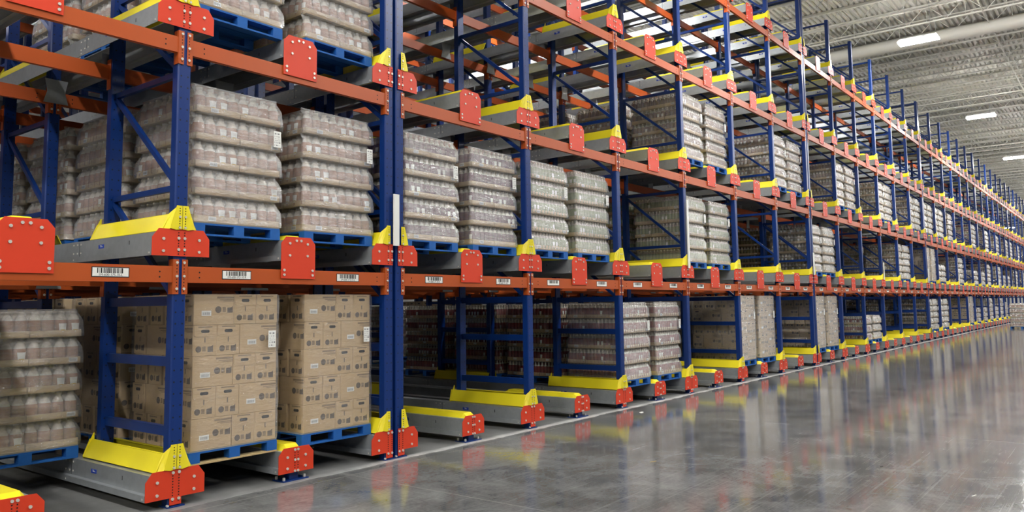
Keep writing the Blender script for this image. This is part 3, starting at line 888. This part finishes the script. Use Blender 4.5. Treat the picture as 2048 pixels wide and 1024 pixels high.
def load(kind, b, lane, lv, depth=0, lod=1, nl=5, film=None, at=None, where=None, plabel=True):
    n_load[0] += 1; sd = n_load[0]
    rr = random.Random(sd)
    if at: x, y, z = at
    else: x, y, z = bay_left(b) + (0.69 if lane == 0 else 2.01), 0.10 + 1.45 * depth, Z[lv] + 0.2265
    x += rr.uniform(-0.005, 0.005); y += rr.uniform(0, 0.015)
    if where is None:
        where = '%s,%s %s lane of %s' % (LVW[lv], DEPTH[depth], ('left', 'right')[lane], bay_name(b) if b >= 0 else 'cut-off bay')
    pallet(x, y, z, DESC[kind][1], where, lod == 0 or (lod == 1 and depth == 0 and b <= 5), woody=(b == 0 and lane == 0 and lv == 0))
    zt = z + PH + 0.013
    t = link('wrapped_carton_load' if kind == 'carton' else 'wrapped_bottle_load', None, None, (x, y, zt))
    t.rotation_euler = (0, 0, rr.uniform(-0.006, 0.006))
    tag(t, '%s %s' % (DESC[kind][0], where), 'pallet load', 'wrapped pallet loads')
    if kind == 'carton':
        for l in range(nl):
            mir = l % 2 == 1
            zz = l * (BH + 0.001)
            if lod == 0:
                for x_, y_, r_, s_ in carton_layout(mir):
                    c = link('carton', CARTON, t, (x_ + rr.uniform(-.002, .002), y_ + rr.uniform(-.002, .002), zz), r_, (s_, 1, 1) if s_ != 1 else None)
                    if r_ == 0 and s_ == 1:
                        link('barcode_label', CLABEL, c, (-0.09 + rr.uniform(-.01, .02), -BD / 2, 0.115), 0)['label'] = 'white barcode label'
            else:
                link('carton_layer', carton_layer(mir), t, (0, 0, zz))
        link('stretch_wrap', wrap_mesh(nl, sd % 3, BH + 0.001, film or 'filmthin', 0.0, 0.477, 1.196), t)
        top = (BH + 0.001)
    else:
        nx, ny = TYPES[kind][:2]
        for l in range(nl):
            zz = l * LH
            if lod <= 1 and lod >= 0 and depth == 0 or lod == 0:
                for ci in range(2):
                    for cj in range(3):
                        ox, oy = (ci - 0.5) * (CW + 0.004), CD / 2 + cj * (CD + 0.006) + 0.005
                        c = link('bottle_case', TRAY, t, (ox + rr.uniform(-.004, .004), oy + rr.uniform(0, .004), zz))
                        fr, lf = lod == 0 and cj == 0, lod == 0 and ci == 0
                        s_ = link('bottle', bottle_set(kind, fr, lf, rr.randrange(4)), c); s_['kind'] = 'stuff'
                        if lod == 0:
                            spots = set()
                            if fr: spots |= {(i, 0) for i in range(nx)}
                            if lf: spots |= {(0, j) for j in range(ny)}
                            run = rr.randrange(-nx, nx)
                            for i, j in sorted(spots):
                                x_, y_ = bottle_xy(kind, i, j)
                                lab_ = 1 if (j == 0 and fr and run <= i < run + 2) else 2 if (i == 0 and lf and rr.random() < 0.25) else 0
                                link('bottle', bottle_single(kind, lab_), c, (x_, y_, 0), 0)
                        if cj == 0 and (l + ci) % 2 == 0:
                            link('barcode_label', TLABEL, c, (0.17 if ci else -0.05, -CD / 2 - 0.002, 0.036))['label'] = 'small white barcode label'
                        if ci == 0 and l % 2 == 0 and cj != 1:
                            o_ = link('barcode_label', TLABEL, c, (-CW / 2 - 0.001, 0.0, 0.036), -math.pi / 2); o_['label'] = 'small white barcode label'
            else:
                link('case_layer', layer_mesh(kind, rr.randrange(3)), t, (0, 0, zz))
        link('stretch_wrap', wrap_mesh(nl, sd % 4, LH, film or 'film', 0.05), t)
        top = LH
    if plabel and depth == 0 and nl >= 4:
        link('pallet_label', PLABEL, t, (0.40 if kind == 'carton' else 0.43, -0.030, (nl - 2) * top + top * 0.45))['label'] = 'white shipping label'
    return t

# floor level
load('peach', -1, 1, 0, 1, 0)
for d in range(3): load('carton', 0, 0, 0, d, 0 if d < 2 else 2)
for d in range(2): load('carton', 0, 1, 0, d, 0 if d == 0 else 2)
for d in range(4): load('crimson', 3, 0, 0, d, 1, film='film' if d == 0 else 'filmthin')
load('crimson', 3, 1, 0, 0, 1)
for d in range(4): load('carton', 5, 0, 0, d, 2, film='film')
load('carton', 5, 1, 0, 0, 2, film='film')
for d in range(3): load('carton', 7, 0, 0, d, 2, film='film')
load('carton', 7, 1, 0, 0, 2, film='film')
load('crimson', 9, 0, 0, 0, 2, 3, film='filmthick'); load('milk', 9, 1, 0, 0, 2, 3, film='filmthick')
for d in range(1, 4): load('olive', 9, 0, 0, d, 2)
for d in range(0, 4): load('olive', 13, 0, 0, d, 2, film='filmthick')
load('milk', 13, 1, 0, 0, 2, film='filmthick')
load('milk', 14, 0, 0, 0, 2, film='filmthick'); load('milk', 14, 1, 0, 0, 2, film='filmthick')
for d in range(2): load('carton', 17, 0, 0, d, 2, film='film')
load('carton', 17, 1, 0, 0, 2, film='film')
for b, nl in ((18, 3), (19, 3), (20, 5), (21, 3), (22, 5), (23, 4)):
    load('milk', b, 0, 0, 0, 2, nl, film='filmthick'); load('amber', b, 1, 0, 0, 2, nl, film='filmthick')
# first level
for d in range(4): load('peach', 0, 0, 1, d, 0 if d < 2 else 2)
for d in range(2): load('peach', 0, 1, 1, d, 0 if d == 0 else 2)
for d in range(2): load('purple', 1, 0, 1, d, 0 if d == 0 else 2)
for d in range(2): load('purple', 1, 1, 1, d, 0 if d == 0 else 2)
for d in range(2): load('pale', 2, 0, 1, d, 1)
for d in range(2): load('pale', 2, 1, 1, d, 1)
for d in range(4): load('pale', 4, 0, 1, d, 1 if d == 0 else 2, film='film' if d == 0 else 'filmthin')
load('pale', 4, 1, 1, 0, 1, film='film')
for d in range(4): load('olive', 7, 0, 1, d, 2, film='film' if d == 0 else 'filmthin')
load('milk', 7, 1, 1, 0, 2, film='filmthick')
for d in range(3): load('olive', 11, 0, 1, d, 2, film='film')
load('milk', 11, 1, 1, 0, 2, film='filmthick')
for d in range(2): load('carton', 13, 0, 1, d, 2, film='film')
load('carton', 13, 1, 1, 0, 2, film='film')
for b, nl in ((14, 3), (16, 5), (18, 3), (19, 3), (20, 5), (22, 5), (23, 3), (24, 3), (26, 5), (28, 5), (29, 4)):
    load('amber' if b % 4 == 0 else 'milk', b, 0, 1, 0, 2, nl, film='filmthick'); load('milk', b, 1, 1, 0, 2, nl, film='filmthick')
# second level
for d in range(3): load('peach', 0, 0, 2, d, 1 if d == 0 else 2, film='film')
load('peach', 0, 1, 2, 0, 1)
for d in range(4): load('amber', 4, 0, 2, d, 1 if d == 0 else 2, film='film')
load('amber', 4, 1, 2, 0, 1, film='film')
for d in range(3): load('amber', 6, 0, 2, d, 2, film='film')
load('amber', 6, 1, 2, 0, 2, film='filmthick')
for d in range(3): load('olive' if d else 'amber', 8, 0, 2, d, 2, film='film')
load('amber', 8, 1, 2, 0, 2, film='filmthick')
for d in range(3): load('olive', 10, 0, 2, d, 2, film='film')
load('olive', 10, 1, 2, 0, 2, film='filmthick')
for b in (12, 13, 14):
    for d in range(2): load('amber' if b == 12 else 'milk', b, 0, 2, d, 2, film='filmthick')
    load('milk', b, 1, 2, 0, 2, film='filmthick')
for d in range(2): load('amber', 15, 1, 2, d, 2, film='filmthick')
for d in range(2): load('crimson', 18, 0, 2, d, 2, film='filmthick')
load('milk', 18, 1, 2, 0, 2, film='filmthick')
for b in (20, 22, 24, 25, 27, 29):
    load('amber', b, 0, 2, 0, 2, film='filmthick'); load('milk', b, 1, 2, 0, 2, film='filmthick')
# the load standing out on the aisle floor at the far end
load('peach', 0, 0, 0, 0, 2, 5, film='filmthick', at=(52.6, -2.55, 0.0), where='standing out on the aisle floor at the far right end', plabel=False)

# lanes taken as full far inside; loads added to keep the empty bays dark
for b in range(-1, 17):
    for lane in (0, 1):
        load(('amber', 'carton', 'crimson', 'olive')[(b + lane) % 4], b, lane, 0, 6, 2, plabel=False)
for b in (-1, 3, 5, 6, 8, 9, 10, 12):
    for lane in (0, 1):
        load(('amber', 'olive', 'peach')[(b + lane) % 3], b, lane, 1, 5, 2, plabel=False)

# litter on the floor ------------------------------------------------------
mb = MB(); mb.prism([(-0.06, -0.02), (0.0, -0.035), (0.055, -0.01), (0.05, 0.02), (-0.02, 0.03)], 'z', 0.0, 0.008, 'white')
tag(link('paper_scrap', mb.mesh('paper_scrap'), None, (7.9, -0.55, 0)), 'crumpled white paper scrap on the aisle floor by the pale line', 'scrap')
mb = MB(); mb.bar((-0.04, 0.02, 0.004), (0.045, -0.015, 0.005), 0.006, 0.007, 'wood')
tag(link('wood_splinter', mb.mesh('wood_splinter'), None, (4.32, -2.67, 0)), 'thin pale wood splinter lying on the polished aisle floor', 'splinter')
mb = MB(); mb.bar((-0.035, 0.012, 0.003), (0.04, -0.01, 0.004), 0.007, 0.005, 'white')
tag(link('plastic_strip', mb.mesh('plastic_strip'), None, (4.56, -5.86, 0)), 'small white plastic strip on the floor near the lower right', 'scrap')
mb = MB(); mb.bar((-0.02, 0.008, 0.003), (0.02, -0.006, 0.003), 0.008, 0.005, 'black')
tag(link('rubber_scrap', mb.mesh('rubber_scrap'), None, (5.49, -4.85, 0)), 'tiny black rubber scrap on the polished floor', 'scrap')
